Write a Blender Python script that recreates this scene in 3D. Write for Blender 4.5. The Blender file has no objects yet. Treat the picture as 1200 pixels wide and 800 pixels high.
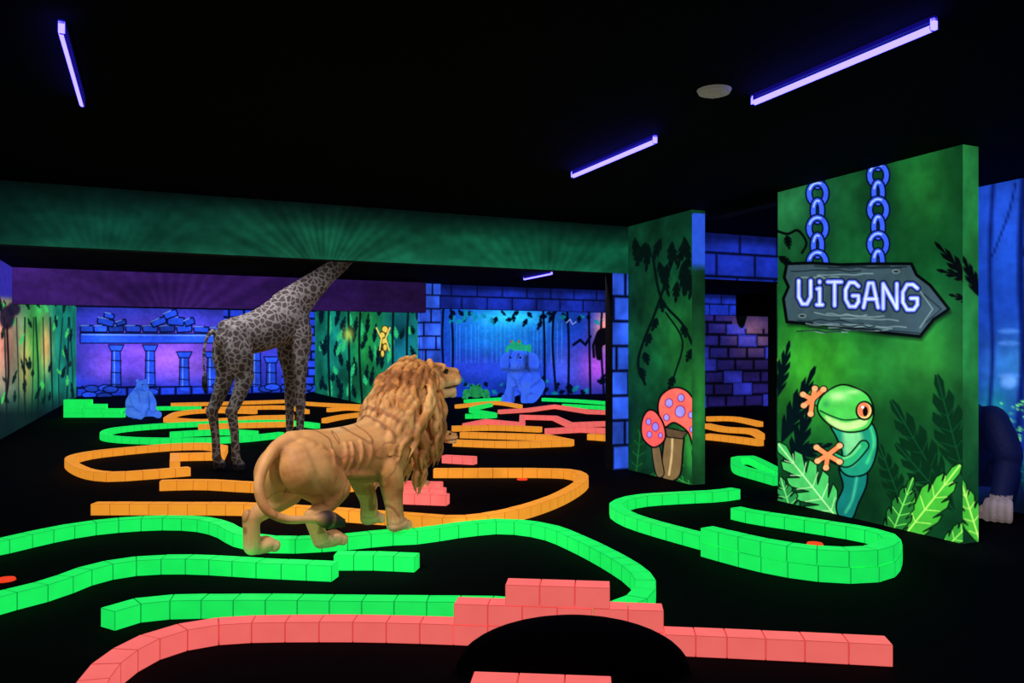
import bpy, bmesh, math, random
import numpy as np
from mathutils import Vector, Matrix
random.seed(4); np.random.seed(4)
scn=bpy.context.scene
try:
    scn.view_settings.view_transform='Standard'; scn.view_settings.look='None'
except Exception as e: print(e)
F=950.0; H=1.4; HV=415.0; CEIL=2.95
TH=math.radians(23.87); ct,sn=math.cos(TH),math.sin(TH)
def ST(s,t,z=0.0): return Vector((s*ct-t*sn, s*sn+t*ct, z))
def fl(u,v,z=0.0):
    Y=(H-z)*F/(v-HV); return Vector(((u-600)*Y/F,Y,z))
def s2l(c):
    c=np.asarray(c,float); return np.where(c<=0.04045,c/12.92,((c+0.055)/1.055)**2.4)
def rgb(r,g,b): return np.array([r,g,b],float)/255.
def lin(c): 
    l=s2l(c); return (float(l[0]),float(l[1]),float(l[2]),1.0)
COL=scn.collection
def add(name,me,parent=None):
    o=bpy.data.objects.new(name,me); COL.objects.link(o)
    if parent: o.parent=parent
    return o
# ---------------- materials
def plain(name,c,rough=.8,emit=0.0,ecol=None,spec=.3,noise=0.0,scale=20,bump=0.0):
    m=bpy.data.materials.new(name); m.use_nodes=True; nt=m.node_tree; b=nt.nodes['Principled BSDF']
    b.inputs['Base Color'].default_value=lin(c); b.inputs['Roughness'].default_value=rough
    b.inputs['Specular IOR Level'].default_value=spec
    if emit>0:
        b.inputs['Emission Color'].default_value=lin(ecol if ecol is not None else c); b.inputs['Emission Strength'].default_value=emit
    if noise>0 or bump>0:
        tc=nt.nodes.new('ShaderNodeTexCoord'); n=nt.nodes.new('ShaderNodeTexNoise'); n.inputs['Scale'].default_value=scale; n.inputs['Detail'].default_value=6
        nt.links.new(tc.outputs['Object'],n.inputs['Vector'])
        if noise>0:
            r=nt.nodes.new('ShaderNodeMix'); r.data_type='RGBA'
            r.inputs['A'].default_value=lin(c*(1-noise)); r.inputs['B'].default_value=lin(np.minimum(c*(1+noise),1))
            nt.links.new(n.outputs['Fac'],r.inputs['Factor']); nt.links.new(r.outputs['Result'],b.inputs['Base Color'])
            if emit>0: nt.links.new(r.outputs['Result'],b.inputs['Emission Color'])
        if bump>0:
            bp=nt.nodes.new('ShaderNodeBump'); bp.inputs['Strength'].default_value=bump; bp.inputs['Distance'].default_value=.01
            nt.links.new(n.outputs['Fac'],bp.inputs['Height']); nt.links.new(bp.outputs['Normal'],b.inputs['Normal'])
    return m
def mural_mat():
    m=bpy.data.materials.new('fluorescent_mural_paint'); m.use_nodes=True; nt=m.node_tree; b=nt.nodes['Principled BSDF']
    a=nt.nodes.new('ShaderNodeAttribute'); a.attribute_name='Col'
    tc=nt.nodes.new('ShaderNodeTexCoord'); n=nt.nodes.new('ShaderNodeTexNoise'); n.inputs['Scale'].default_value=9; n.inputs['Detail'].default_value=8
    nt.links.new(tc.outputs['Object'],n.inputs['Vector'])
    mr=nt.nodes.new('ShaderNodeMapRange'); mr.inputs['From Min'].default_value=.3; mr.inputs['From Max'].default_value=.7; mr.inputs['To Min'].default_value=.8; mr.inputs['To Max'].default_value=1.15
    nt.links.new(n.outputs['Fac'],mr.inputs['Value'])
    nt.links.new(a.outputs['Color'],b.inputs['Base Color']); nt.links.new(a.outputs['Color'],b.inputs['Emission Color'])
    mu=nt.nodes.new('ShaderNodeMath'); mu.operation='MULTIPLY'; mu.inputs[1].default_value=1.15
    nt.links.new(mr.outputs['Result'],mu.inputs[0]); nt.links.new(mu.outputs[0],b.inputs['Emission Strength'])
    b.inputs['Roughness'].default_value=.8; b.inputs['Specular IOR Level'].default_value=.1
    m.cycles.emission_sampling='NONE'
    return m
M_MURAL=mural_mat()
M_DARK=plain('dark_painted_plaster',rgb(7,8,14),.9,noise=.3,scale=4)
M_FLOOR=plain('black_carpet',rgb(6,6,11),.95,noise=.5,scale=120,spec=.05,bump=.3)
M_CEIL=plain('black_ceiling_paint',rgb(9,9,12),.9,noise=.3,scale=3,spec=.05)
def fluo(name,c,e,**k):
    m=plain(name,c,.55,e,c,spec=.2,noise=.06,scale=9); m.cycles.emission_sampling='NONE'; return m
M_G=fluo('fluorescent_green_brick',rgb(26,240,94),.86)
M_R=fluo('fluorescent_coral_brick',rgb(254,110,104),.86)
M_O=fluo('fluorescent_orange_brick',rgb(250,154,46),.82)
M_JG=plain('green_brick_joint',rgb(8,150,60),.9,.85,rgb(8,160,62)); M_JR=plain('coral_brick_joint',rgb(190,66,62),.9,.85,rgb(200,72,68)); M_JO=plain('orange_brick_joint',rgb(180,98,24),.9,.85,rgb(190,104,28))
for m in (M_JG,M_JR,M_JO): m.cycles.emission_sampling='NONE'
# ---------------- painting on wall grids
def vnoise(x,y,seed=0):
    r=np.random.RandomState(seed).rand(64,64)
    xi=np.floor(x).astype(int); yi=np.floor(y).astype(int); fx=x-xi; fy=y-yi; fx=fx*fx*(3-2*fx); fy=fy*fy*(3-2*fy)
    g=lambda i,j:r[i%64,j%64]
    return (g(xi,yi)*(1-fx)+g(xi+1,yi)*fx)*(1-fy)+(g(xi,yi+1)*(1-fx)+g(xi+1,yi+1)*fx)*fy
def fbm(x,y,seed=0,o=4):
    s=0;a=.5;tot=0
    for i in range(o): s=s+a*vnoise(x*2**i,y*2**i,seed+i); tot+=a; a*=.5
    return s/tot
def cr(pts,closed=False,n=6):
    pts=[np.array(p,float) for p in pts]; N=len(pts); out=[]
    rng=range(N) if closed else range(N-1)
    for i in rng:
        if closed: p0,p1,p2,p3=pts[i-1],pts[i],pts[(i+1)%N],pts[(i+2)%N]
        else: p0,p1,p2,p3=pts[max(i-1,0)],pts[i],pts[i+1],pts[min(i+2,N-1)]
        for k in range(n):
            t=k/n; out.append(.5*((2*p1)+(-p0+p2)*t+(2*p0-5*p1+4*p2-p3)*t*t+(-p0+3*p1-3*p2+p3)*t**3))
    if not closed: out.append(pts[-1])
    return out
class Paint:
    def __init__(s,X,Y,Z,A):
        s.U=600+F*X/Y; s.V=HV-F*(Z-H)/Y; s.A=A; s.Z=Z; s.c=np.zeros((len(X),3))
    def fill(s,c): s.c[:]=c
    def blend(s,mask,c,idx=None):
        if idx is None: s.c=s.c*(1-mask[:,None])+np.asarray(c)*mask[:,None]
        else: s.c[idx]=s.c[idx]*(1-mask[:,None])+np.asarray(c)*mask[:,None]
    def sel(s,pts,pad):
        p=np.array(pts); a=p.min(0)-pad; b=p.max(0)+pad
        return np.where((s.U>=a[0])&(s.U<=b[0])&(s.V>=a[1])&(s.V<=b[1]))[0]
    def dist(s,pts,idx,closed):
        u=s.U[idx];v=s.V[idx]; d=np.full(len(idx),1e9); n=len(pts)
        for i in range(n if closed else n-1):
            a=pts[i];b=pts[(i+1)%n]; dx=b[0]-a[0];dy=b[1]-a[1]; L=dx*dx+dy*dy+1e-9
            t=np.clip(((u-a[0])*dx+(v-a[1])*dy)/L,0,1); d=np.minimum(d,(u-a[0]-t*dx)**2+(v-a[1]-t*dy)**2)
        return np.sqrt(d)
    def poly(s,pts,c,soft=1.2,alpha=1,line=None,lw=1.2,sm=False):
        if sm: pts=cr(pts,True,5)
        idx=s.sel(pts,soft+lw+1)
        if len(idx)==0: return
        d=s.dist(pts,idx,True); u=s.U[idx];v=s.V[idx]; ins=np.zeros(len(idx),bool); n=len(pts)
        for i in range(n):
            a=pts[i];b=pts[(i+1)%n]
            if a[1]==b[1]: continue
            cnd=((a[1]>v)!=(b[1]>v))&(u<(b[0]-a[0])*(v-a[1])/(b[1]-a[1])+a[0]); ins^=cnd
        sd=np.where(ins,-d,d); s.blend(np.clip(.5-sd/soft,0,1)*alpha,c,idx)
        if line is not None: s.blend(np.clip((lw/2+.5-d),0,1),line,idx)
    def stroke(s,pts,c,w,soft=1.0,alpha=1,sm=False):
        if sm: pts=cr(pts,False,5)
        idx=s.sel(pts,w+soft)
        if len(idx)==0: return
        d=s.dist(pts,idx,False); s.blend(np.clip((w/2-d)/soft+.5,0,1)*alpha,c,idx)
    def glow(s,u,v,ru,rv,c,a=1.):
        m=np.exp(-(((s.U-u)/ru)**2+((s.V-v)/rv)**2))*a; s.blend(m,c)
    def ell(s,u,v,ru,rv,c,rot=0,**k):
        p=[]; 
        for i in range(16):
            t=i*math.pi/8; x=ru*math.cos(t); y=rv*math.sin(t); p.append((u+x*math.cos(rot)-y*math.sin(rot),v+x*math.sin(rot)+y*math.cos(rot)))
        s.poly(p,c,**k)
    def bricks(s,mask,bw,bh,cl,lw=.02,a=1.):
        z=s.Z/bh; row=np.floor(z); x=s.A/bw+.5*(row%2); x=x+.15*np.sin(row*7.3)
        dz=np.minimum(z-row,1-(z-row))*bh; fx=x-np.floor(x); dx=np.minimum(fx,1-fx)*bw
        d=np.minimum(dz,dx); s.blend(np.clip(1.2-d/lw,0,1)*mask*a,cl)
        return row*13+np.floor(x)
    def leaf(s,p0,p1,w,c,line=None,n=5,depth=.45,soft=1.2,rib=None):
        p0=np.array(p0,float);p1=np.array(p1,float); d=p1-p0; L=np.linalg.norm(d); d/=L; q=np.array([-d[1],d[0]])
        L1=[];L2=[]
        for i in range(n*4+1):
            t=i/(n*4); e=math.sin(math.pi*min(1,t**.7))*w
            k=(i%4)/4.; e2=e*(1-depth*(1 if i%4==0 else 0)-.1*k)
            off=.06*L*(1 if i%4 else -1)
            L1.append(p0+d*(t*L+off*(0<t<1))+q*e2); L2.append(p0+d*(t*L+off*(0<t<1))-q*e2)
        pts=[p0]+L1[1:-1]+[p1]+L2[1:-1][::-1]
        s.poly(pts,c,soft=soft,line=line)
        if rib is not None:
            s.stroke([p0,p1],rib,1.6)
            for i in range(1,n): 
                a=p0+d*L*(i/n*.9); e=math.sin(math.pi*(i/n)**.7)*w*.7
                s.stroke([a,a+d*L*.08+q*e],rib,1); s.stroke([a,a+d*L*.08-q*e],rib,1)
def grid(p0,p1,z0,z1,nx,nz,fn,verts,faces,cols,mats):
    p0=np.array(p0[:2]);p1=np.array(p1[:2]); Lg=np.linalg.norm(p1-p0)
    a=np.linspace(0,1,nx+1); z=np.linspace(z0,z1,nz+1); AA,ZZ=np.meshgrid(a,z); AA=AA.ravel();ZZ=ZZ.ravel()
    X=p0[0]+(p1[0]-p0[0])*AA; Y=p0[1]+(p1[1]-p0[1])*AA
    P=Paint(X,np.maximum(Y,.3),ZZ,AA*Lg); fn(P)
    base=len(verts); verts.extend(zip(X.tolist(),Y.tolist(),ZZ.tolist()))
    i=(np.arange(nz)[:,None]*(nx+1)+np.arange(nx)[None,:]).ravel()+base
    fs=np.stack([i,i+1,i+nx+2,i+nx+1],1); faces.extend(fs.tolist()); mats.extend([0]*len(fs))
    cols.append(s2l(np.clip(P.c,0,1)))
def wall(name,s0,t0,s1,t1,z0,z1,grids,parent=None):
    """box between room coords with painted faces"""
    verts=[];faces=[];cols=[];mats=[]
    for g in grids:
        a=ST(g[0],g[1]);b=ST(g[2],g[3]); zz=(g[7],g[8]) if len(g)>7 else (z0,z1)
        grid(a,b,zz[0],zz[1],g[4],g[5],g[6],verts,faces,cols,mats)
    base=len(verts); e=.003
    for z in (z0,z1):
        for (s,t) in ((s0+e,t0+e),(s1-e,t0+e),(s1-e,t1-e),(s0+e,t1-e)): verts.append(tuple(ST(s,t,z)))
    for f in ((0,3,2,1),(4,5,6,7),(0,1,5,4),(1,2,6,5),(2,3,7,6),(3,0,4,7)): faces.append([base+k for k in f]); mats.append(1)
    cols.append(np.zeros((8,3)))
    me=bpy.data.meshes.new(name); me.from_pydata(verts,[],faces)
    me.materials.append(M_MURAL); me.materials.append(M_DARK); me.polygons.foreach_set('material_index',mats)
    c=np.concatenate(cols); c=np.concatenate([c,np.ones((len(c),1))],1).astype(np.float32)
    at=me.color_attributes.new('Col','FLOAT_COLOR','POINT'); at.data.foreach_set('color',c.ravel())
    me.update(); return add(name,me,parent)
BLK=rgb(3,6,8)
# ---- paint functions
def p_panel(P):
    n=fbm(P.A*2.2,P.Z*2.2,3); n2=fbm(P.A*7,P.Z*7,9)
    P.fill(rgb(12,70,34))
    P.glow(935,230,60,70,rgb(40,120,70),.8); P.glow(1080,215,60,60,rgb(30,110,45),.8)
    P.glow(955,430,60,70,rgb(56,166,44),.95); P.glow(1085,420,70,60,rgb(46,140,50),.8); P.glow(1010,300,60,60,rgb(20,90,45),.6)
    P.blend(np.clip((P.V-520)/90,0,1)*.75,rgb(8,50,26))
    P.glow(1090,560,40,40,rgb(30,110,40),.5)
    P.c*= (.55+.8*n*.9+.15*n2)[:,None]
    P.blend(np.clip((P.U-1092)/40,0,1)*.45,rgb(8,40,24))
    P.leaf((1152,345),(1096,284),9,BLK,n=6,depth=.75); P.leaf((1152,330),(1098,316),7,BLK,n=5,depth=.75); P.leaf((1150,355),(1112,345),6,BLK,n=5,depth=.7)
    for a,b,w in (((1130,560),(1098,440),22),((1110,580),(1045,470),20),((1120,600),(1050,520),18),((1060,600),(1030,520),14)):
        P.leaf(a,b,w,rgb(5,40,20),n=6,depth=.6,rib=rgb(10,66,34))
    for a,b,w in (((915,520),(955,430),12),((908,470),(925,400),9),((915,540),(975,520),10),((925,560),(950,470),12)): P.leaf(a,b,w,rgb(3,18,22),n=6,depth=.6)
    P.stroke([(905,268),(922,274),(935,270),(945,284),(940,296)],BLK,3,sm=True); P.leaf((922,275),(925,292),5,BLK); P.leaf((912,300),(930,312),5,BLK)
    P.leaf((985,612),(912,520),24,rgb(70,190,96),line=BLK,n=6,depth=.7,rib=rgb(190,240,170))
    P.leaf((930,610),(915,560),14,rgb(40,140,70),line=BLK,n=5,depth=.6,rib=rgb(120,220,120))
    P.leaf((1050,640),(1125,545),22,rgb(66,176,52),line=BLK,n=6,depth=.35,rib=rgb(190,245,110))
    P.leaf((1040,640),(1070,560),16,rgb(30,110,40),line=BLK,n=6,depth=.4,rib=rgb(120,220,90))
    P.leaf((1100,650),(1150,600),12,rgb(50,150,50),line=BLK,n=5,depth=.4,rib=rgb(150,230,90))
    # frog
    P.poly([(984,545),(1012,540),(1016,565),(1006,590),(998,608),(984,606),(980,590),(988,570)],rgb(16,112,104),line=BLK,lw=2,sm=True)
    P.poly([(974,496),(1000,490),(1020,494),(1028,512),(1026,535),(1016,554),(996,558),(984,548),(987,530),(980,512)],rgb(26,142,112),line=BLK,lw=2,sm=True)
    P.poly([(988,504),(1004,500),(1011,516),(1007,536),(996,546),(990,530)],rgb(120,210,140),soft=6,sm=True)
    P.stroke([(1020,500),(1024,520),(1016,542)],rgb(60,196,120),3,soft=3,sm=True); P.stroke([(1004,560),(999,585),(991,600)],rgb(60,180,140),3,soft=3,sm=True)
    P.stroke([(1012,522),(1000,536),(990,541),(974,534)],BLK,14,sm=True); P.stroke([(1012,522),(1000,536),(990,541),(974,534)],rgb(40,170,110),10.5,sm=True); P.stroke([(1008,522),(998,533),(988,537)],rgb(110,220,130),2.5,soft=2,sm=True)
    P.stroke([(985,478),(968,474),(955,468)],BLK,13); P.stroke([(985,478),(968,474),(957,469)],rgb(50,165,95),10)
    P.poly([(958,480),(964,463),(984,451),(1002,454),(1018,464),(1024,484),(1016,502),(992,506),(970,496)],rgb(74,200,80),line=BLK,lw=2,sm=True)
    P.poly([(968,487),(990,495),(1015,490),(1012,499),(990,504),(972,496)],rgb(196,236,146),soft=3,sm=True)
    P.stroke([(961,481),(976,488),(992,492),(1016,489)],rgb(10,50,30),1.6,sm=True); P.glow(982,464,12,6,rgb(196,248,160),.9); P.glow(1000,459,8,3,rgb(190,245,160),.8); P.glow(968,474,4,4,rgb(30,130,70),.6)
    P.ell(1013,481,9.5,10.5,rgb(250,214,126),line=BLK,lw=2.2); P.ell(1012,480,7.2,8.4,rgb(246,120,80)); P.ell(1014,482,3,5.8,BLK); P.ell(1011,477,1.7,1.7,rgb(255,255,255))
    OR=rgb(246,140,84)
    for cx,cy,fs in ((952,468,((941,462),(942,475),(950,485),(965,456),(955,455))),(970,533,((957,524),(958,540),(968,548),(984,541),(984,522)))):
        for k in (0,1):
            for f in fs:
                P.stroke([(cx,cy),f],BLK if k==0 else OR,8 if k==0 else 5.5); P.ell(f[0],f[1],5 if k==0 else 3.8,4.6 if k==0 else 3.4,BLK if k==0 else rgb(250,176,118))
    # chains
    for cu,v0,v1 in ((958,186,308),(1029,165,306)):
        n=7 if cu==1029 else 6; st=(v1-v0)/n; B=rgb(58,96,250); Lt=rgb(170,200,255)
        P.glow(cu+3,(v0+v1)/2,22,(v1-v0)*.5,rgb(4,30,24),.55)
        for i in range(n+1):
            v=v0+i*st; rx,ry=(10,st*.62) if i%2==0 else (5,st*.6); ring=[(cu+rx*math.cos(t*.3927),v+ry*math.sin(t*.3927)) for t in range(17)]
            P.stroke(ring,rgb(4,8,40),9); P.stroke(ring,B,5.5); P.stroke(ring[9:14],Lt,1.8); P.stroke(ring[2:5],rgb(24,44,170),1.5)
    # wooden sign
    sg=[(922,309),(950,308),(985,310),(1020,309),(1068,309),(1074,322),(1090,334),(1112,362),(1094,374),(1078,394),(1040,390),(1000,384),(960,380),(922,377),(918,350),(924,336),(919,325)]
    P.poly([(p[0]+2,p[1]+4) for p in sg],BLK,soft=6,alpha=.8)
    P.poly(sg,rgb(56,78,88),line=BLK,lw=3.5)
    for i in range(20):
        v=random.choice((313,317,321,325,362,366,370,374,378,382,387)); x0=924+random.random()*70; x1=min(1080,x0+random.uniform(30,110))
        P.stroke([(x0+k*(x1-x0)/6,v+random.uniform(-1.5,1.5)+((x0+k*(x1-x0)/6-922)*.045 if v>340 else 0)) for k in range(7)],rgb(22,34,42) if i%2 else rgb(120,146,152),1.5,sm=True,alpha=.85)
    P.stroke([(1083,345),(1103,362),(1085,378)],rgb(30,42,50),1.5); P.stroke([(1076,338),(1093,362),(1078,384)],rgb(120,140,140),1.2)
    P.ell(1050,318,4,2,rgb(30,42,50),line=rgb(120,140,140)); P.ell(940,370,4,2,rgb(30,42,50),line=rgb(120,140,140))
    let={'U':[[(0,0),(0,.7),(.3,1),(.7,1),(1,.7),(1,0)]],'I':[[(.5,.3),(.5,1)],[(.5,0),(.5,.04)],[(.2,1),(.8,1)],[(.25,.32),(.5,.3)]],'T':[[(0,0),(1,0)],[(.5,0),(.5,1)]],'G':[[(1,.15),(.7,0),(.3,0),(0,.3),(0,.7),(.3,1),(.75,1),(1,.8),(1,.55),(.55,.55)]],
     'A':[[(0,1),(.35,0),(.65,0),(1,1)],[(.1,.65),(.9,.65)]],'N':[[(0,1),(0,0),(1,1),(1,0)]]}
    for k in (0,1,2):
        for ch,u0,u1 in (('U',936,950),('I',955,966),('T',970,986),('G',991,1006),('A',1012,1029),('N',1035,1051),('G',1058,1075)):
            for stt in let[ch]:
                pts=[(u0+x*(u1-u0),(329+(u0-936)*.035)+y*(27+(u0-936)*.02)) for x,y in stt]
                P.stroke(pts,(rgb(10,14,50),rgb(92,116,250),rgb(210,220,255))[k],(9,6,2.9)[k])
def p_green_side(P):
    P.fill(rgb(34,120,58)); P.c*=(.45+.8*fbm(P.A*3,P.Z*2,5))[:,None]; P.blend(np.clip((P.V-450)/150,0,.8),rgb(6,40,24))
    P.leaf((1150,350),(1128,300),8,BLK); P.leaf((1150,640),(1125,560),14,rgb(66,176,52),line=BLK,rib=rgb(190,245,110))
def p_col_side(P):
    P.fill(rgb(16,60,34)); P.c*=(.4+.8*fbm(P.A*3,P.Z*2,5))[:,None]; P.blend(np.clip((318-P.V)/10,0,1)*(P.V>250)*.85,rgb(44,84,230)); P.glow(820,470,12,70,rgb(44,140,54),.8)
def p_column(P):
    P.fill(rgb(8,50,32)); P.glow(800,400,50,60,rgb(28,112,48),.9); P.glow(780,300,40,30,rgb(14,76,48),.7); P.glow(812,500,22,66,rgb(50,150,52),.85); P.glow(760,440,20,50,rgb(12,76,46),.7)
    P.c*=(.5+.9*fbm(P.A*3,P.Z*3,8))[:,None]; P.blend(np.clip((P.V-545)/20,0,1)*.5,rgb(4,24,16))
    D=rgb(3,16,14)
    for i in range(22):
        u=742+random.random()*76; v=268+random.random()*65; P.leaf((u,v),(u+random.uniform(-14,14),v+random.uniform(18,40)),5,D,n=4)
    P.stroke([(765,300),(775,350),(800,380),(815,410),(828,415)],D,3,sm=True); P.stroke([(790,300),(770,360),(748,420),(756,450)],D,3,sm=True); P.stroke([(780,366),(800,400),(790,440)],D,2,sm=True)
    for a in ((775,350),(800,380),(762,390),(750,430),(812,408),(770,372),(790,440),(755,412)): P.leaf(a,(a[0]+random.uniform(-8,8),a[1]+16),5,D,n=4)
    P.leaf((745,560),(752,490),10,rgb(8,50,24),rib=rgb(20,90,40)); P.leaf((826,565),(812,500),9,rgb(10,60,26),rib=rgb(24,110,44)); P.leaf((750,570),(800,545),8,rgb(20,90,36),rib=rgb(60,160,70)); P.leaf((815,572),(775,550),7,rgb(14,76,32),rib=rgb(50,140,60))
    P.poly([(782,505),(800,508),(800,530),(797,556),(786,564),(776,560),(776,535)],rgb(120,96,60),line=BLK,lw=2,sm=True)
    P.stroke([(788,512),(787,535),(784,556)],rgb(200,170,120),2.5,sm=True); P.poly([(776,500),(806,506),(800,514),(782,512)],rgb(90,70,50),line=BLK)
    P.poly([(764,518),(772,520),(776,540),(778,556),(770,558),(765,538)],rgb(110,90,60),line=BLK,sm=True)
    P.poly([(778,500),(771,480),(775,463),(790,454),(806,459),(817,478),(819,502),(812,520),(806,506),(790,495)],rgb(254,106,92),line=BLK,lw=2,sm=True)
    for x,y,r in ((784,472,4.5),(798,466,4),(797,482,6),(810,486,3.5),(781,489,3.5),(811,503,3)): P.ell(x,y,r,r*1.15,rgb(160,150,255),line=rgb(150,30,80),lw=1)
    P.poly([(753,513),(752,494),(759,481),(769,483),(778,498),(779,515),(766,524)],rgb(250,92,88),line=BLK,lw=2,sm=True)
    for x,y,r in ((760,494,3),(768,500,4),(761,509,3),(774,510,2.5)): P.ell(x,y,r,r*1.3,rgb(150,136,252),line=rgb(150,30,80),lw=1)
def p_bluebrick(P):
    P.fill(rgb(50,98,252)); P.c*=(.4+.95*fbm(P.A*3,P.Z*2.3,2))[:,None]
    P.bricks(np.ones(len(P.A)),.46,.3,rgb(3,5,26),.024)
def p_beambrick(P):
    P.fill(rgb(28,54,205)); P.c*=(.25+.85*fbm(P.A*2,P.Z*2.3,2))[:,None]
    P.bricks(np.ones(len(P.A)),.62,.3,rgb(3,5,26),.022)
    P.blend(np.clip((P.Z-2.8)/.1,0,1)*.6,rgb(4,8,40))
def p_beam(P):
    P.fill(rgb(4,30,24)); zr=(P.Z-2.38)/.57
    for (u,v,a) in ((380,330,.9),(640,360,.9),(120,340,.5)):
        ang=np.arctan2(P.V-v,P.U-u); r=np.hypot(P.U-u,(P.V-v)*1.4); ray=.5+.5*np.sin(ang*17+u)*np.sin(ang*29+1)
        P.blend(np.exp(-(r/190)**2)*(.35+.4*ray)*a,rgb(30,126,90))
    P.blend(np.clip((P.U-380)/330,0,1)*.4,rgb(8,96,62)); P.blend(np.exp(-((P.U-120)/120)**2)*.3,rgb(12,76,64))
    P.blend(np.clip((zr-.5)/.5,0,1)*.85,rgb(2,8,8)); P.blend(np.clip(1-zr*6,0,1)*.25,rgb(30,110,80)); P.blend(np.clip((60-P.U)/60,0,1)*.4,rgb(2,14,12))
    P.c*=(.62+.6*fbm(P.A*2,P.Z*5,12))[:,None]
def p_purple(P):
    P.fill(rgb(40,18,74)); ang=np.arctan2(P.V-390,P.U-200); P.blend((.5+.5*np.sin(ang*31))*.3,rgb(70,34,116),); P.glow(60,320,70,40,rgb(74,40,134),.7)
    P.blend(np.clip((P.U-250)/250,0,1)*.5,rgb(14,8,28)); P.c*=(.6+.7*fbm(P.A,P.Z*3,6))[:,None]
def p_leftwall(P):
    P.fill(rgb(20,110,90)); P.glow(0,400,28,70,rgb(226,140,120),.95); P.glow(42,400,14,60,rgb(70,190,60),.8); P.glow(54,405,7,30,rgb(250,190,110),.95); P.glow(75,400,12,60,rgb(20,130,110),.8); P.glow(30,430,8,40,rgb(250,180,90),.6)
    P.c*=(.6+.7*fbm(P.A*.8,P.Z*2,14))[:,None]
    P.blend(np.clip((352-P.V)/6,0,1)*(P.U<20),rgb(46,40,150)); P.blend(np.clip((P.V-455)/30,0,1)*.85,rgb(6,14,20))
    for i,u in enumerate((8,22,30,37,44,52,62,70,78,84,-12,-30)):
        P.stroke([(u,500-abs(u)*.3),(u+random.uniform(-2,2),440),(u+random.uniform(-4,4),372)],rgb(6,30,24),1.2 if i%2 else 2,sm=True,alpha=.85)
    for k in range(60):
        u=random.uniform(-20,90); v=random.choice((random.uniform(352,372),random.uniform(440,480),random.uniform(375,440))); P.leaf((u,v),(u+random.uniform(-7,7),v-random.uniform(6,20)),2.2,rgb(6,28,22) if k%3 else rgb(60,190,90),n=3)
    P.ell(8,372,9,14,rgb(24,18,40),soft=3,alpha=.9); P.ell(16,362,8,8,rgb(24,18,40),soft=3,alpha=.9); P.stroke([(8,380),(10,440),(6,470)],rgb(30,16,20),2.5,sm=True)
def p_farwall(P):
    P.fill(rgb(44,56,190)); P.glow(190,410,90,34,rgb(124,72,236),.95); P.glow(210,425,40,22,rgb(172,104,250),.7); P.glow(125,430,20,20,rgb(156,94,246),.6); P.blend(np.clip((372-P.V)/12,0,1)*.6,rgb(28,36,120)); P.blend(np.clip((P.V-440)/16,0,1)*.6,rgb(20,42,180))
    B=rgb(40,84,255);L=rgb(110,150,255);K=rgb(4,6,40)
    P.poly([(94,390),(258,391),(260,402),(94,402)],B,line=K); P.stroke([(96,392),(256,393)],L,1.2)
    # tumbled stone blocks
    for u,v,ru,rv in ((102,385,8,4),(118,385,8,4),(136,385,9,4),(156,385,9,4),(176,385,9,4),(196,385,9,4),(216,385,9,4),(236,386,9,3.5),(252,386,6,3),(124,377,10,4),(186,377,9,4),(206,376,10,5),(200,368,8,4),(222,377,6,4),(142,378,6,3),(128,370,6,3)):
        r=random.uniform(-.35,.35) if v<384 else random.uniform(-.08,.08); pts=[(u+x*ru*math.cos(r)-y*rv*math.sin(r),v+x*ru*math.sin(r)+y*rv*math.cos(r)) for x,y in ((-1,-.8),(.2,-1),(.95,-.9),(1,.2),(.9,1),(-.9,1),(-1,.2))]
        P.poly(pts,B*random.uniform(.55,1.),line=K,lw=1.5); P.stroke([pts[0],pts[1]],L,1.1)
    for u,v0 in ((136,404),(176,404),(216,412),(248,412),(300,404),(318,418)):
        P.poly([(u-5,v0+6),(u+5,v0+6),(u+6,460),(u-6,460)],B*.85,line=K); P.poly([(u-9,v0),(u+9,v0),(u+6,v0+7),(u-6,v0+7)],B,line=K); P.stroke([(u-2,v0+8),(u-2,456)],L,1.1)
        for k in range(3): P.stroke([(u-6,v0+18+k*14),(u+6,v0+19+k*14)],K,1)
    rg=((P.U>262)&(P.V<402)|(P.U>330)|(P.V>452)).astype(float); P.blend(rg*.7,rgb(32,70,240)); P.bricks(rg,.5,.3,K,.05)
    for k in range(18): u=100+random.random()*260; P.ell(u,452+random.random()*12,9,4,B*random.uniform(.6,1),line=K)
    P.c*=(.7+.6*fbm(P.A*1.2,P.Z*2,1))[:,None]
def p_jungle(P):
    P.fill(rgb(14,100,72)); P.glow(395,400,14,50,rgb(20,150,140),.8); P.glow(430,400,20,60,rgb(34,160,64),.7); P.glow(470,400,20,50,rgb(16,116,170),.7)
    P.c*=(.4+fbm(P.A*.7,P.Z*1.5,4))[:,None]
    for i in range(90): u=372+random.random()*122; v=355+random.random()*130; P.leaf((u,v),(u+random.uniform(-6,6),v-random.uniform(10,26)),3,rgb(3,22,24) if i%3 else rgb(40,180,110),n=4)
    for u in (386,408,424,462,480): P.stroke([(u,340),(u+random.uniform(-4,4),410),(u+2,490)],rgb(2,20,20),2.5,sm=True)
    for a in range(5): P.ell(449+random.uniform(-3,3),386+a*7,4-a*.4,4.5,rgb(226,196,80),line=rgb(60,40,0))
    P.stroke([(441,384),(447,396),(445,410)],rgb(240,210,100),1.6); P.stroke([(457,384),(452,396),(456,410)],rgb(240,210,100),1.6); P.glow(408,392,6,8,rgb(200,230,90),.8)
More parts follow.
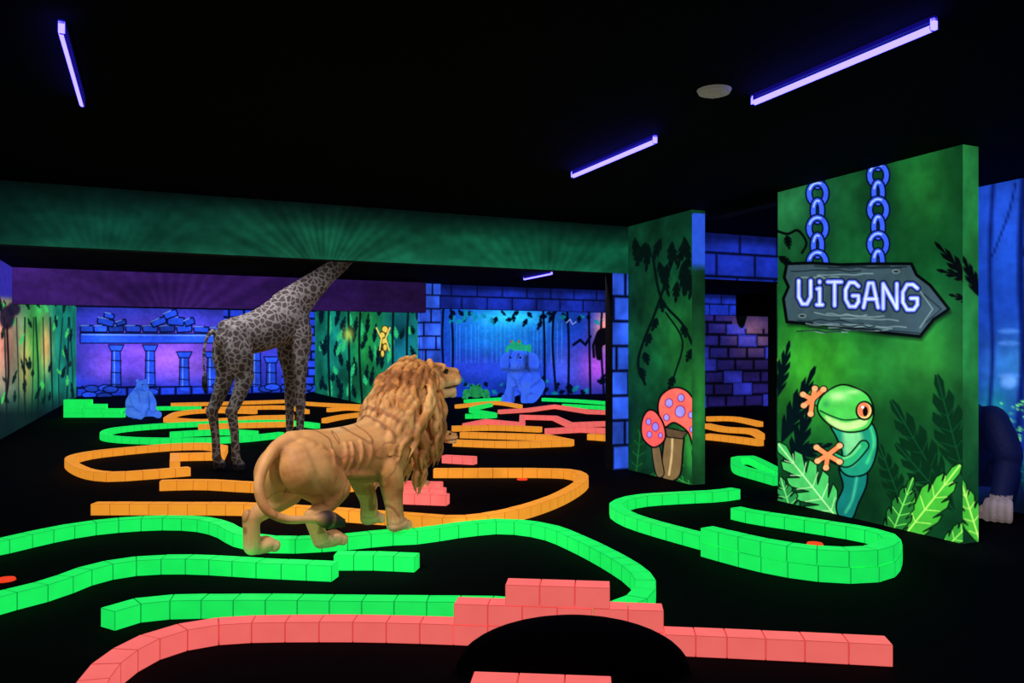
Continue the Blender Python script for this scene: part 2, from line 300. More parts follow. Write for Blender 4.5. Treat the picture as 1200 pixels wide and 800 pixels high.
def p_bluefar(P):
    P.fill(rgb(18,44,160)); P.glow(590,385,60,40,rgb(20,136,232),.9); P.glow(560,430,50,16,rgb(48,74,245),.8); P.glow(600,372,40,10,rgb(50,214,230),.7); P.glow(700,430,30,24,rgb(176,74,214),.9); P.glow(710,385,14,24,rgb(246,146,130),.95); P.glow(660,430,20,20,rgb(70,94,246),.8)
    for i in range(26): u=530+i*5.2+random.uniform(-2,2); P.stroke([(u,372+random.random()*12),(u,425)],rgb(80,164,255),1.1,alpha=.4)
    K=rgb(2,8,30)
    for u in (520,528,636,650,664,690,706): P.stroke([(u,355),(u+random.uniform(-4,4),400),(u+2,466)],K,2.6,sm=True)
    for i in range(90):
        u=512+random.random()*215; v=362+random.random()*14 if i%2 else 445+random.random()*20; P.leaf((u,v),(u+random.uniform(-10,10),v+random.uniform(-12,12)),3,K if i%3 else rgb(10,120,150),n=3)
    P.poly([(699,420),(697,400),(700,388),(708,384),(718,388),(722,420),(716,420),(714,405),(706,406),(705,420)],rgb(8,6,16),sm=True); P.stroke([(700,392),(695,405),(696,418)],rgb(8,6,16),3)
    P.stroke([(672,404),(680,398),(686,404),(692,394)],K,3); P.stroke([(664,378),(668,374),(671,380),(675,377)],rgb(150,170,255),1.1)
    P.blend(np.clip((362-P.V)/8,0,1)*.6,K); P.c*=(.72+.55*fbm(P.A*.8,P.Z*1.5,7))[:,None]
def p_batwall(P):
    P.fill(rgb(34,26,100)); P.glow(880,390,30,26,rgb(140,96,120),.8); P.glow(840,400,20,40,rgb(38,42,170),.6); ids=P.bricks(((P.V>385)|(P.U<858)).astype(float),.62,.32,rgb(4,4,20),.05)
    P.blend(((ids%4)<1)*(P.V>380)*.6,rgb(54,66,236)); P.c*=(.4+.8*fbm(P.A,P.Z*2,5))[:,None]
    P.poly([(863,350),(868,346),(874,350),(876,366),(872,382),(868,384),(864,378),(861,362)],BLK,sm=True)
    P.stroke([(832,345),(890,345)],BLK,3)
def p_treecol(P):
    P.fill(rgb(12,60,36)); P.c*=(.4+.9*fbm(P.A*4,P.Z*2,3))[:,None]; P.stroke([(912,330),(900,350),(893,400),(897,450),(902,520)],rgb(60,50,30),4,sm=True); P.stroke([(912,420),(898,440),(892,500)],rgb(110,90,50),2.5,sm=True)
    for i in range(14): P.leaf((885+random.random()*28,340+random.random()*170),(888+random.random()*28,350+random.random()*170),4,rgb(2,20,14),n=3)
def p_rightforest(P):
    P.fill(rgb(14,40,132)); P.glow(1185,300,60,120,rgb(32,88,226),.9); P.glow(1185,240,40,50,rgb(34,80,210),.7); P.glow(1190,430,40,40,rgb(60,146,246),.95); P.glow(1165,480,20,26,rgb(30,160,170),.8)
    P.c*=(.6+.75*fbm(P.A*2,P.Z*2,11))[:,None]
    for u,w in ((1160,4),(1196,8),(1235,9)): P.stroke([(u+6,180),(u,300),(u+3,420),(u-4,520)],rgb(8,24,96),w,soft=4,sm=True); P.stroke([(u+3,300),(u+22,250),(u+30,215)],rgb(8,24,96),w*.5,soft=2,sm=True)
    for v in (388,402,440): P.ell(1182,v,12,3,rgb(80,140,240),soft=4,alpha=.7)
    P.ell(1182,447,9,8,rgb(100,160,245),soft=6)
    for i in range(60): P.glow(1150+random.random()*60,470+random.random()*70,1.3,1.3,rgb(120,255,120),1)
    P.poly([(1150,532),(1149,520),(1152,512),(1158,513),(1160,522),(1158,536)],rgb(50,190,70),line=BLK,sm=True); P.ell(1153,516,3,4,rgb(240,210,70))
    for k in range(6): P.leaf((1165+k*7,575),(1160+k*8,530),5,rgb(10,60,90),n=4,rib=rgb(24,110,140))
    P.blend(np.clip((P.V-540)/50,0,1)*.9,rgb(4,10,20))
# ---- shell
def boxobj(name,s0,s1,t0,t1,z0,z1,mat,parent=None):
    v=[tuple(ST(s,t,z)) for z in (z0,z1) for (s,t) in ((s0,t0),(s1,t0),(s1,t1),(s0,t1))]
    me=bpy.data.meshes.new(name); me.from_pydata(v,[],[(0,3,2,1),(4,5,6,7),(0,1,5,4),(1,2,6,5),(2,3,7,6),(3,0,4,7)]); me.materials.append(mat); return add(name,me,parent)
boxobj('floor',-2.6,24,-3,31,-.12,0,M_FLOOR)
boxobj('ceiling',-2.6,24,-3,31,CEIL,CEIL+.12,M_CEIL)
wall('wall_left',-2.5,-3,-2.3,30,0,CEIL,[(-2.3,8,-2.3,30,420,110,p_leftwall)])
wall('wall_far_ruins',-2.3,30,5.4,30.2,0,CEIL,[(-2.3,30,5.4,30,460,170,p_farwall)])
wall('wall_jungle',5.4,17.4,5.6,30,0,CEIL,[(5.4,17.4,5.4,30,260,170,p_jungle)])
wall('pillar_blue_brick',5.4,17.0,5.8,17.4,0,CEIL,[(5.4,17.0,5.8,17.0,40,160,p_bluebrick),(5.4,17.0,5.4,17.4,10,160,p_bluebrick)])
wall('wall_far_waterfall',5.6,25,21,25.2,0,CEIL,[(7,25,17,25,420,180,p_bluefar)])
wall('wall_bat_brick',12.6,17.3,22,17.5,0,CEIL,[(12.6,17.3,17,17.3,240,200,p_batwall)])
wall('beam_blue_brick',5.8,17.1,22,17.3,2.42,CEIL,[(5.8,17.1,14,17.1,300,30,p_beambrick)])
wall('beam_purple',-2.3,16.8,5.4,17.0,2.3,CEIL,[(-2.3,16.8,5.4,16.8,400,50,p_purple)])
wall('beam_green_rays',-2.3,8.44,5.28,8.62,2.38,CEIL,[(-2.3,8.44,5.28,8.44,760,100,p_beam)])
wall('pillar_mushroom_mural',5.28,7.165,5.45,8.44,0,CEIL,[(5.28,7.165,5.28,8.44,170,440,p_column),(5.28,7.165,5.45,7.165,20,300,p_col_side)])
wall('pillar_blue_brick_narrow',5.06,8.44,5.45,8.62,0,2.38,[(5.06,8.44,5.28,8.44,40,240,p_bluebrick)])
wall('beam_blue_brick.001',5.45,8.44,22,8.62,2.36,CEIL,[(5.45,8.44,9,8.44,200,50,p_beambrick)])
wall('pillar_tree_mural',7.75,8.62,8.6,8.8,0,CEIL,[(7.75,8.62,8.6,8.62,70,240,p_treecol)])
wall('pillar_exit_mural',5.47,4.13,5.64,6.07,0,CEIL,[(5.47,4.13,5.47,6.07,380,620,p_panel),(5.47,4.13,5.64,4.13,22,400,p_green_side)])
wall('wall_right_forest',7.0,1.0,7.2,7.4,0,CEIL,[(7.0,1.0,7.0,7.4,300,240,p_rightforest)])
boxobj('wall_back',-2.6,24,-3.2,-3,0,CEIL,M_DARK)
boxobj('wall_right',24,24.2,-3,31,0,CEIL,M_DARK)
boxobj('trim_1',5.45,5.62,6.07,7.165,2.86,CEIL,M_DARK)
# ---------------- curbs
def curb(name,mats,pieces,L=.17):
    bm=bmesh.new()
    for pc in pieces:
        pts,z0=pc[0],pc[1]; smooth=pc[2] if len(pc)>2 else True; h=pc[3] if len(pc)>3 else .1; w=.12
        W=[Vector(p) if len(p)==3 else fl(p[0],p[1],z0+h) for p in pts]
        W=[Vector((p.x,p.y,0)) for p in W]
        def resample(Q):
            d=[0]
            for a,b in zip(Q[:-1],Q[1:]): d.append(d[-1]+(b-a).length)
            n=max(1,round(d[-1]/L)); out=[];j=0
            for i in range(n+1):
                x=d[-1]*i/n
                while j<len(d)-2 and d[j+1]<x: j+=1
                f=(x-d[j])/max(1e-6,d[j+1]-d[j]); out.append(Q[j].lerp(Q[j+1],min(1,f)))
            return out
        if smooth: R=[resample([Vector(p) for p in cr([tuple(q) for q in W],False,8)])]
        else:
            R=[[]]
            for a,b in zip(W[:-1],W[1:]):
                r=resample([a,b]); R[0]+= r if not R[0] else r[1:]
        for Q in R:
            n=len(Q); off=[]
            for i in range(n):
                a=(Q[i]-Q[i-1]).normalized() if i>0 else (Q[1]-Q[0]).normalized(); b=(Q[i+1]-Q[i]).normalized() if i<n-1 else a
                t=(a+b); t=t.normalized() if t.length>1e-3 else a; nn=Vector((-t.y,t.x,0)); k=max(.6,abs(nn.dot(Vector((-a.y,a.x,0))))); off.append(nn*(w/2/k))
            for i in range(n-1):
                d=(Q[i+1]-Q[i]); g=d.normalized()*.0012
                jj=random.uniform(-.001,.001)
                c=[Q[i]-off[i]+g,Q[i+1]-off[i+1]-g,Q[i+1]+off[i+1]-g,Q[i]+off[i]+g]
                vb=[bm.verts.new((p.x,p.y,z0+.001)) for p in c]; vt=[bm.verts.new((p.x,p.y,z0+h+jj)) for p in c]
                bm.faces.new(vt); bm.faces.new(vb[::-1])
                for k in range(4):
                    f=bm.faces.new((vb[k],vb[(k+1)%4],vt[(k+1)%4],vt[k]))
                    if (k==1 and i<n-2) or (k==3 and i>0): f.material_index=1
    me=bpy.data.meshes.new(name); bm.normal_update(); bm.to_mesh(me); bm.free()
    for m in mats: me.materials.append(m)
    o=add(name,me); b=o.modifiers.new('bevel','BEVEL'); b.width=.0024; b.segments=1; b.limit_method='ANGLE'; b.material=1
    return o
G=(M_G,M_JG);R=(M_R,M_JR);O=(M_O,M_JO)
gn,rn,on='green_brick_curb','coral_brick_curb','orange_brick_curb'
curb(gn,G,[([(0-60,642),(0,632),(50,621),(100,612),(150,607),(200,605),(238,607),(262,613),(285,624),(330,630),(400,627),(450,622),(490,620),(540,613),(590,609),(640,615),(680,630),(720,650),(748,668),(757,684),(745,700),(715,709),(670,710),(590,702),(500,701),(400,700),(300,699),(200,700),(150,706),(126,714)],0)])
curb(gn,G,[([(-60,712),(0,695),(60,680),(105,664),(150,655),(200,652),(250,653),(300,656),(345,658),(393,660)],0),([(393,648),(440,648),(489,650)],0,False)])
t0=fl(534,727,.1);t1=fl(777,736,.1)
def lerp(a,b,f): return tuple(Vector(a).lerp(Vector(b),f))
curb(rn,R,[([(100,815),(112,792),(135,768),(180,744),(230,731),(290,725),(400,724),(470,725),(534,727)],0),([tuple(t0),tuple(t1)],0,False),([tuple(t0),tuple(t1)],.1,False),([lerp(t0,t1,.25),lerp(t0,t1,.75)],.2,False),([(778,738),(850,741),(940,745),(1042,750)],0,False)])
curb(rn,R,[([(553,793),(717,799)],0,False)])
curb(on,O,[([(110,589),(200,589),(300,590),(400,596),(485,602),(530,605),(570,602),(620,591),(660,576),(683,560),(672,551),(630,549),(560,549),(508,549)],0)])
curb(on,O,[([(188,563),(240,562),(300,565),(380,566),(430,562)],0)])
curb(on,O,[([(262,522),(240,519),(200,520),(150,524),(105,529),(82,536),(95,547),(125,553),(170,551),(222,547)],0),([(262,522),(258,530),(205,531),(205,541)],0,False)])
curb(gn,G,[([(330,506),(280,511),(215,513),(150,512),(122,508),(135,501),(190,496),(260,493),(330,492),(372,496)],0)])
curb(gn,G,[([(200,506),(260,503),(300,505)],0)])
curb(on,O,[([(532,515),(600,517),(669,515)],0),([(669,515),(640,509),(540,506)],0,False)])
curb(on,O,[([(195,489),(240,491),(300,487),(345,486)],0),([(195,489),(210,482),(245,479),(300,480)],0)])
curb(on,O,[([(200,472),(250,471),(340,468)],0,False),([(240,477),(330,475),(360,480)],0)])
curb(on,O,[([(232,497),(300,495),(345,494)],0)])
curb(gn,G,[([(145,478),(190,476),(235,476)],0)])
curb(on,O,[([(385,478),(410,476),(440,480),(400,486),(380,490)],0)])
curb(on,O,[([(350,470),(380,472),(430,474)],0)])
b0=fl(76,489);b1=fl(146,489)
curb(gn,G,[([tuple(b0),lerp(b0,b1,1)],0,False),([tuple(b0),lerp(b0,b1,.95)],.1,False),([tuple(b0),lerp(b0,b1,.7)],.2,False),([tuple(b0),lerp(b0,b1,.45)],.3,False)],L=.4)
curb(rn,R,[([(520,533),(557,535)],0,False)])
curb(rn,R,[([(470,577),(525,579)],0,False),([(470,571),(522,572)],0,False),([(474,564),(518,565)],0,False)])
curb(rn,R,[([(545,496),(570,491),(612,495),(612,486),(650,487),(668,495),(720,493)],0,False)])
curb(rn,R,[([(640,502),(680,500),(720,502)],0,False),([(585,480),(620,478),(650,474),(690,480),(720,481)],0,False)])
curb(gn,G,[([(545,485),(580,484),(552,478),(575,472)],0),([(545,468),(600,465)],0)])
curb(gn,G,[([(636,466),(680,468),(720,471)],0),([(660,473),(720,476)],0)])
curb(on,O,[([(530,499),(580,498),(634,500)],0),([(535,474),(580,470),(610,474)],0)])
curb(on,O,[([(690,508),(720,510)],0)])
curb(gn,G,[([(862,572),(838,575),(795,577),(752,580),(729,585),(722,592),(738,602),(770,612),(800,620),(827,627)],0)])
dpx=[(828,617),(870,627),(910,635),(955,641),(1000,643),(1030,640),(1043,632)]
dw=[tuple(fl(u,v,.2)) for u,v in dpx]; back=[tuple(fl(u,v,.1)) for u,v in ((1046,634),(1036,624),(1000,616),(960,610),(920,604),(885,599),(862,594))]
curb(gn,G,[(dw+back,0),(dw,.1)])
curb(gn,G,[([(862,536),(878,534),(895,541),(915,552)],0),([(862,536),(866,545),(890,552),(912,558)],0)])
curb(on,O,[([(829,488),(860,488),(891,494)],0),([(829,496),(850,500),(880,502),(892,508)],0)])
curb(on,O,[([(829,508),(850,510),(892,515)],0)])
def mesh_obj(name,bm,mats,smooth=True,parent=None):
    me=bpy.data.meshes.new(name); bm.to_mesh(me); bm.free()
    for m in mats: me.materials.append(m)
    if smooth: me.polygons.foreach_set('use_smooth',[True]*len(me.polygons))
    return add(name,me,parent)
bm=bmesh.new(); bmesh.ops.create_uvsphere(bm,u_segments=48,v_segments=24,radius=1)
bmesh.ops.delete(bm,geom=[v for v in bm.verts if v.co.z<-.01],context='VERTS')
for v in bm.verts: v.co=Vector((.27+v.co.x*.52,3.6+v.co.y*.22,v.co.z*.235))
mesh_obj('carpeted_hump',bm,[plain('hump_carpet',rgb(7,7,12),.95,noise=.4,scale=90,spec=.03)])
for (u,v) in ((6,680),(955,638),(612,562)):
    p=fl(u,v); bm=bmesh.new(); bmesh.ops.create_cone(bm,cap_ends=True,segments=24,radius1=.06,radius2=.055,depth=.012)
    for q in bm.verts: q.co+=Vector((p.x,p.y,.007))
    mesh_obj('golf_hole_cup',bm,[fluo('red_cup',rgb(240,60,30),.9)],False)
# ---------------- lamps
M_TUBE=plain('uv_tube_glow',rgb(60,50,255),.5); b=M_TUBE.node_tree.nodes['Principled BSDF']; b.inputs['Emission Color'].default_value=(.062,.05,.9,1); b.inputs['Emission Strength'].default_value=11
M_HOUS=plain('lamp_housing',rgb(16,14,50),.5,.5,rgb(24,14,150))
for (a,bb) in (((70,30),(98,126)),((877,123),(1105,28)),((668,207),(772,165)),((612,327),(649,321))):
    Y=1.5*F/(HV-a[1]); p=Vector(((a[0]-600)*Y/F,Y,2.9)); Y=1.5*F/(HV-bb[1]); q=Vector(((bb[0]-600)*Y/F,Y,2.9))
    if q.y<p.y: p,q=q,p
    mid=(p+q)/2; d=ST(0,1)-ST(0,0); hl=.62
    bm=bmesh.new(); bmesh.ops.create_cone(bm,cap_ends=True,segments=14,radius1=.016,radius2=.016,depth=2*hl-.04)
    rot=d.to_track_quat('Z','Y').to_matrix().to_4x4()
    bmesh.ops.transform(bm,matrix=Matrix.Translation(mid)@rot,verts=bm.verts)
    n0=len(bm.faces); R2=Matrix.Rotation(TH,4,'Z')
    g=bmesh.ops.create_cube(bm,size=1); bmesh.ops.scale(bm,vec=(.026,2*hl,.02),verts=g['verts'])
    bmesh.ops.transform(bm,matrix=Matrix.Translation((mid.x,mid.y,2.939))@R2,verts=g['verts'])
    for sg in (-1,1):
        g=bmesh.ops.create_cube(bm,size=1); bmesh.ops.scale(bm,vec=(.026,.018,.05),verts=g['verts']); e=mid+d*(hl-.009)*sg
        bmesh.ops.transform(bm,matrix=Matrix.Translation((e.x,e.y,2.915))@R2,verts=g['verts'])
    bm.faces.ensure_lookup_table()
    for i,f in enumerate(bm.faces): f.material_index=0 if i<n0 else 1
    mesh_obj('uv_tube_lamp',bm,[M_TUBE,M_HOUS],False)
bm=bmesh.new(); p=Vector((1.185,4.75,CEIL-.012))
for r,z,dp in ((.1,0,.02),(.075,-.012,.012)):
    g=bmesh.ops.create_cone(bm,cap_ends=True,segments=32,radius1=r*.9,radius2=r,depth=dp); bmesh.ops.translate(bm,vec=p+Vector((0,0,z)),verts=g['verts'])
for i in range(8):
    g=bmesh.ops.create_uvsphere(bm,u_segments=8,v_segments=6,radius=.008); bmesh.ops.translate(bm,vec=p+Vector((.045*math.cos(i*.785),.045*math.sin(i*.785),-.019)),verts=g['verts'])
mesh_obj('ceiling_speaker',bm,[plain('speaker_plastic',rgb(140,135,120),.5,.3,rgb(140,135,120))],False)  # plastic given a faint glow of its own to brighten it
# ---------------- sculpting
def sph(bm,c,r,rot=None,seg=16):
    g=bmesh.ops.create_uvsphere(bm,u_segments=seg,v_segments=seg*2//3,radius=1)
    r=(r,r,r) if not hasattr(r,'__len__') else r
    m=Matrix.Translation(Vector(c))@(rot.to_4x4() if rot else Matrix.Identity(4))@Matrix.Diagonal((*r,1))
    bmesh.ops.transform(bm,matrix=m,verts=g['verts'])
def tube(bm,pts,rads,seg=12,n=4,fx=1.0):
    P=cr([(*p,r) for p,r in zip(pts,rads)],False,n); prev=None; rings=[]
    for i,p in enumerate(P):
        c=Vector(p[:3]); r=max(p[3],.002)
        a=Vector(P[max(i-1,0)][:3]);b=Vector(P[min(i+1,len(P)-1)][:3]); t=(b-a).normalized()
        up=prev if prev else (Vector((0,1,0)) if abs(t.y)<.8 else Vector((1,0,0)))
        y=(up-t*up.dot(t)).normalized(); prev=y; x=y.cross(t)
        rings.append([bm.verts.new(c+x*r*math.cos(k*2*math.pi/seg)+y*r*fx*math.sin(k*2*math.pi/seg)) for k in range(seg)])
    for A,B in zip(rings[:-1],rings[1:]):
        for k in range(seg): bm.faces.new((A[k],A[(k+1)%seg],B[(k+1)%seg],B[k]))
    bm.faces.new(rings[0][::-1]); bm.faces.new(rings[-1])
    for e in (0,-1):
        p=P[e]
        if p[3]>.01: sph(bm,p[:3],p[3]*min(1,fx)*.98,seg=12)
def sculpt(name,bm,voxel,it,mat,colfn,matrix,fac=.5,wfn=None,wit=0):
    bmesh.ops.recalc_face_normals(bm,faces=bm.faces)
    me=bpy.data.meshes.new('tmp'); bm.to_mesh(me); bm.free(); o=add('tmp',me)
    r=o.modifiers.new('r','REMESH'); r.mode='VOXEL'; r.voxel_size=voxel; r.use_smooth_shade=True
    s=o.modifiers.new('s','SMOOTH'); s.factor=fac; s.iterations=it
    dg=bpy.context.evaluated_depsgraph_get(); dg.update()
    m2=bpy.data.meshes.new_from_object(o.evaluated_get(dg)); bpy.data.objects.remove(o); m2.name=name
    n=len(m2.vertices); co=np.zeros(n*3,np.float32); m2.vertices.foreach_get('co',co); co=co.reshape(-1,3).astype(float)
    if wfn is not None:
        ed=np.zeros(len(m2.edges)*2,np.int32); m2.edges.foreach_get('vertices',ed); ed=ed.reshape(-1,2); a=ed[:,0];b=ed[:,1]
        dgr=np.bincount(a,minlength=n)+np.bincount(b,minlength=n); dgr=np.maximum(dgr,1)[:,None]; W=np.clip(wfn(co),0,1)[:,None]*.6
        for _ in range(wit):
            s_=np.stack([np.bincount(a,co[b,k],n)+np.bincount(b,co[a,k],n) for k in range(3)],1)/dgr
            co=co+(s_-co)*W
        m2.vertices.foreach_set('co',co.astype(np.float32).ravel()); m2.update()
    no=np.zeros(n*3,np.float32); m2.vertices.foreach_get('normal',no); no=no.reshape(-1,3)
    c=colfn(co,no.astype(float)); c=s2l(np.clip(c,0,1)); c=np.concatenate([c,np.ones((n,1))],1).astype(np.float32)
    at=m2.color_attributes.new('Col','FLOAT_COLOR','POINT'); at.data.foreach_set('color',c.ravel())
    m2.materials.clear(); m2.materials.append(mat); m2.polygons.foreach_set('use_smooth',[True]*len(m2.polygons))
    q=add(name,m2); q.matrix_world=matrix; print(name,n); return q
def skin_mat(name,emit=0.05,crease=.5,rough=.5,nscale=30,bump=.25,voro=None,pr=(.44,.52)):
    m=bpy.data.materials.new(name); m.use_nodes=True; nt=m.node_tree; b=nt.nodes['Principled BSDF']; L=nt.links
    a=nt.nodes.new('ShaderNodeAttribute'); a.attribute_name='Col'; out=a.outputs['Color']
    tc=nt.nodes.new('ShaderNodeTexCoord')
    if voro:
        nz=nt.nodes.new('ShaderNodeTexNoise'); nz.inputs['Scale'].default_value=6; L.new(tc.outputs['Object'],nz.inputs['Vector'])
        mx=nt.nodes.new('ShaderNodeMix'); mx.data_type='VECTOR'; mx.inputs['Factor'].default_value=.08; L.new(tc.outputs['Object'],mx.inputs['A']); L.new(nz.outputs['Color'],mx.inputs['B'])
        v=nt.nodes.new('ShaderNodeTexVoronoi'); v.feature='DISTANCE_TO_EDGE'; v.inputs['Scale'].default_value=voro[0]; L.new(mx.outputs['Result'],v.inputs['Vector'])
        rp=nt.nodes.new('ShaderNodeValToRGB'); rp.color_ramp.elements[0].position=.04; rp.color_ramp.elements[0].color=(0,0,0,1); rp.color_ramp.elements[1].position=.15; rp.color_ramp.elements[1].color=(1,1,1,1); L.new(v.outputs['Distance'],rp.inputs['Fac'])
        m1=nt.nodes.new('ShaderNodeMix'); m1.data_type='RGBA'; m1.blend_type='MULTIPLY'; m1.inputs['B'].default_value=lin(voro[1]); L.new(rp.outputs['Color'],m1.inputs['Factor']); L.new(out,m1.inputs['A']); out=m1.outputs['Result']
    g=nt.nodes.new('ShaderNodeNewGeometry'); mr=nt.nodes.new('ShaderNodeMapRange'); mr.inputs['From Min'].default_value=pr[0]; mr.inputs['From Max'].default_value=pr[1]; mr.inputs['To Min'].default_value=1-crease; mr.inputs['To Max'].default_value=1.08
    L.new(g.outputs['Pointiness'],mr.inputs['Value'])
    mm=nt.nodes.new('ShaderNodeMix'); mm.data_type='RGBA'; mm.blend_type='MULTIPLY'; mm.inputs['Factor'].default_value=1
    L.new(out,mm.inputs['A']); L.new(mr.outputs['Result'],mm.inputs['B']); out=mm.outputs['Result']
    L.new(out,b.inputs['Base Color']); L.new(out,b.inputs['Emission Color']); b.inputs['Emission Strength'].default_value=emit
    n=nt.nodes.new('ShaderNodeTexNoise'); n.inputs['Scale'].default_value=nscale; n.inputs['Detail'].default_value=5; L.new(tc.outputs['Object'],n.inputs['Vector'])
    bp=nt.nodes.new('ShaderNodeBump'); bp.inputs['Strength'].default_value=bump; bp.inputs['Distance'].default_value=.01; L.new(n.outputs['Fac'],bp.inputs['Height']); L.new(bp.outputs['Normal'],b.inputs['Normal'])
    b.inputs['Roughness'].default_value=rough; m.cycles.emission_sampling='NONE'; return m
def n3(co,s,seed=0): return (fbm(co[:,0]*s+50,co[:,2]*s+50,seed)+fbm(co[:,1]*s+50,co[:,2]*s*1.1+50,seed+5))/2
def eyes(parent,pts,r,c=rgb(20,12,6)):
    bm=bmesh.new()
    for p in pts: sph(bm,p,r,seg=12)
    o=mesh_obj('eyes',bm,[plain('glossy_eye',c,.1,spec=.8)]); o.parent=parent; return o
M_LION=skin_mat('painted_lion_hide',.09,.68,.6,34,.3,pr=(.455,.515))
def lion(name,mane,matrix,voxel):
    bm=bmesh.new()
    tube(bm,[(-.5,0,.66),(-.38,0,.635),(-.12,0,.605),(.12,0,.59),(.34,0,.60),(.5,0,.66)],[.11,.18,.18,.21,.235,.19],seg=24,fx=.84,n=6)
    tube(bm,[(-.45,0,.745),(-.1,0,.75),(.2,0,.77),(.42,0,.84)],[.07,.055,.06,.08])
    tube(bm,[(.4,0,.68),(.6,0,.86),(.8,0,1.05)],[.2,.17,.13],seg=16)
    for sd in (-1,1):
        R_=(sd==-1)
        if R_: hk=(-.15,.40);hc=(-.37,.23);fb=(-.29,.06);pw=-.17
        else: hk=(-.34,.37);hc=(-.68,.25);fb=(-.67,.06);pw=-.56
        y=sd*.12
        tube(bm,[(-.40,sd*.08,.66),(-.34 if R_ else -.39,sd*.12,.54),(hk[0]-.01,sd*.14,hk[1]+.02)],[.14,.155,.105],seg=20,fx=.74,n=6)
        tube(bm,[(-.47,sd*.07,.64),(-.46 if R_ else -.52,sd*.11,.52),((hk[0]+hc[0])/2,sd*.12,.34)],[.11,.12,.065],seg=16,n=6)
        tube(bm,[(hk[0],sd*.135,hk[1]),((hk[0]+hc[0])/2+.03,sd*.13,(hk[1]+hc[1])/2+.01),(hc[0]+.01,y,hc[1])],[.095,.08,.054])
        sph(bm,(hc[0]-.02,y,hc[1]+.015),(.044,.042,.05))
        tube(bm,[(hc[0],y,hc[1]),((hc[0]+fb[0])/2,y,(hc[1]+fb[1])/2),(fb[0],y,fb[1])],[.058,.056,.058])
        tube(bm,[(fb[0],y,.060),(pw,y,.055)],[.057,.06])
        paws=[(pw,y)]
        fx_=.43 if R_ else .50
        tube(bm,[(.40,sd*.12,.74),(.43,sd*.155,.62),(.36,sd*.16,.46)],[.10,.135,.095],seg=16,fx=.75)
        tube(bm,[(.34,sd*.155,.5),(.36,sd*.16,.40),(fx_-.04,sd*.165,.2),(fx_-.03,sd*.17,.08)],[.095,.095,.070,.070])
        sph(bm,(fx_-.045,sd*.167,.19),(.064,.06,.05)); sph(bm,(.29,sd*.16,.46),(.05,.04,.05))
        tube(bm,[(.38,sd*.18,.44),(fx_-.03,sd*.195,.3),(fx_-.03,sd*.18,.2)],[.04,.037,.015])
        paws.append((fx_+.02,sd*.17))
        for (px,py) in paws:
            sph(bm,(px-.02,py,.054),(.098,.075,.056)); sph(bm,(px-.06,py,.047),(.06,.062,.048))
            for k,(dy,dx) in enumerate(((-.055,.035),(-.019,.068),(.019,.068),(.055,.035))): sph(bm,(px+dx,py+dy,.037),(.043,.0188,.037))
        sph(bm,(-.33,sd*.158,.56),(.12,.058,.13)); sph(bm,(.44,sd*.19,.6),(.08,.055,.14)); sph(bm,(.33,sd*.185,.66),(.06,.045,.12)); sph(bm,(-.43,sd*.09,.71),(.07,.05,.06))
        if mane:
            for k in range(4):
                x=.22-k*.09; tube(bm,[(x+.02,sd*.145,.71),(x,sd*.176,.6),(x-.05,sd*.14,.48)],[.012,.020,.012],n=3)
            tube(bm,[(.2,sd*.12,.46),(0,sd*.135,.48),(-.16,sd*.13,.51)],[.035,.035,.02])
            tube(bm,[(-.22,sd*.155,.66),(-.26,sd*.19,.56),(-.2,sd*.185,.44)],[.02,.038,.02]); tube(bm,[(-.42,sd*.14,.62),(-.42,sd*.18,.52),(-.33,sd*.155,.40)],[.02,.038,.02])
            tube(bm,[(-.08,sd*.13,.70),(-.10,sd*.155,.60),(-.14,sd*.13,.50)],[.016,.028,.016])
    tube(bm,[(-.50,0,.74),(-.60,-.01,.70),(-.70,-.03,.60),(-.76,-.06,.47),(-.74,-.11,.34),(-.64,-.17,.27),(-.5,-.22,.25),(-.42,-.24,.24)],[.055,.046,.039,.036,.033,.031,.029,.028],n=6)
    TP=[(-.45,-.235,.245),(-.38,-.25,.235),(-.30,-.26,.21),(-.22,-.27,.18)]
    tube(bm,TP,[.028,.06,.054,.008])
    for k in range(7): tube(bm,[(-.42,-.24,.24),(-.32,-.25+.03*math.cos(k),.22+.03*math.sin(k)),(-.21,-.27+.03*math.cos(k),.18+.03*math.sin(k))],[.02,.022,.004],seg=8)
    hb=bmesh.new()
    sph(hb,(.0,0,.02),(.135,.115,.125)); sph(hb,(.05,0,.085),(.08,.075,.05))
    tube(hb,[(.05,0,.0),(.14,0,-.02),(.225,0,-.03)],[.094,.084,.068],seg=16,fx=1.0)
    tube(hb,[(.05,0,.085),(.13,0,.05),(.245,0,.024)],[.044,.042,.038])
    tube(hb,[(.0,0,-.08),(.1,0,-.12),(.19,0,-.125)],[.07,.054,.046],seg=12)
    sph(hb,(.265,0,.012),(.024,.038,.024)); sph(hb,(.20,0,-.155),(.035,.03,.03))
    for sd in (-1,1):
        sph(hb,(.22,sd*.04,-.04),(.05,.038,.045)); sph(hb,(.03,sd*.085,-.03),(.07,.045,.06)); tube(hb,[(.07,sd*.03,.115),(.115,sd*.06,.095),(.085,sd*.09,.07)],[.018,.022,.015])
        sph(hb,(-.05,sd*.135,.13),(.028,.045,.055)); 
    HM=Matrix.Translation((.965,-.03,1.12))@Matrix.Rotation(-.38,4,'Z')@Matrix.Rotation(-.14,4,'Y')
    bmesh.ops.transform(hb,matrix=HM,verts=hb.verts); tmp=bpy.data.meshes.new('h'); hb.to_mesh(tmp); hb.free(); bm.from_mesh(tmp)
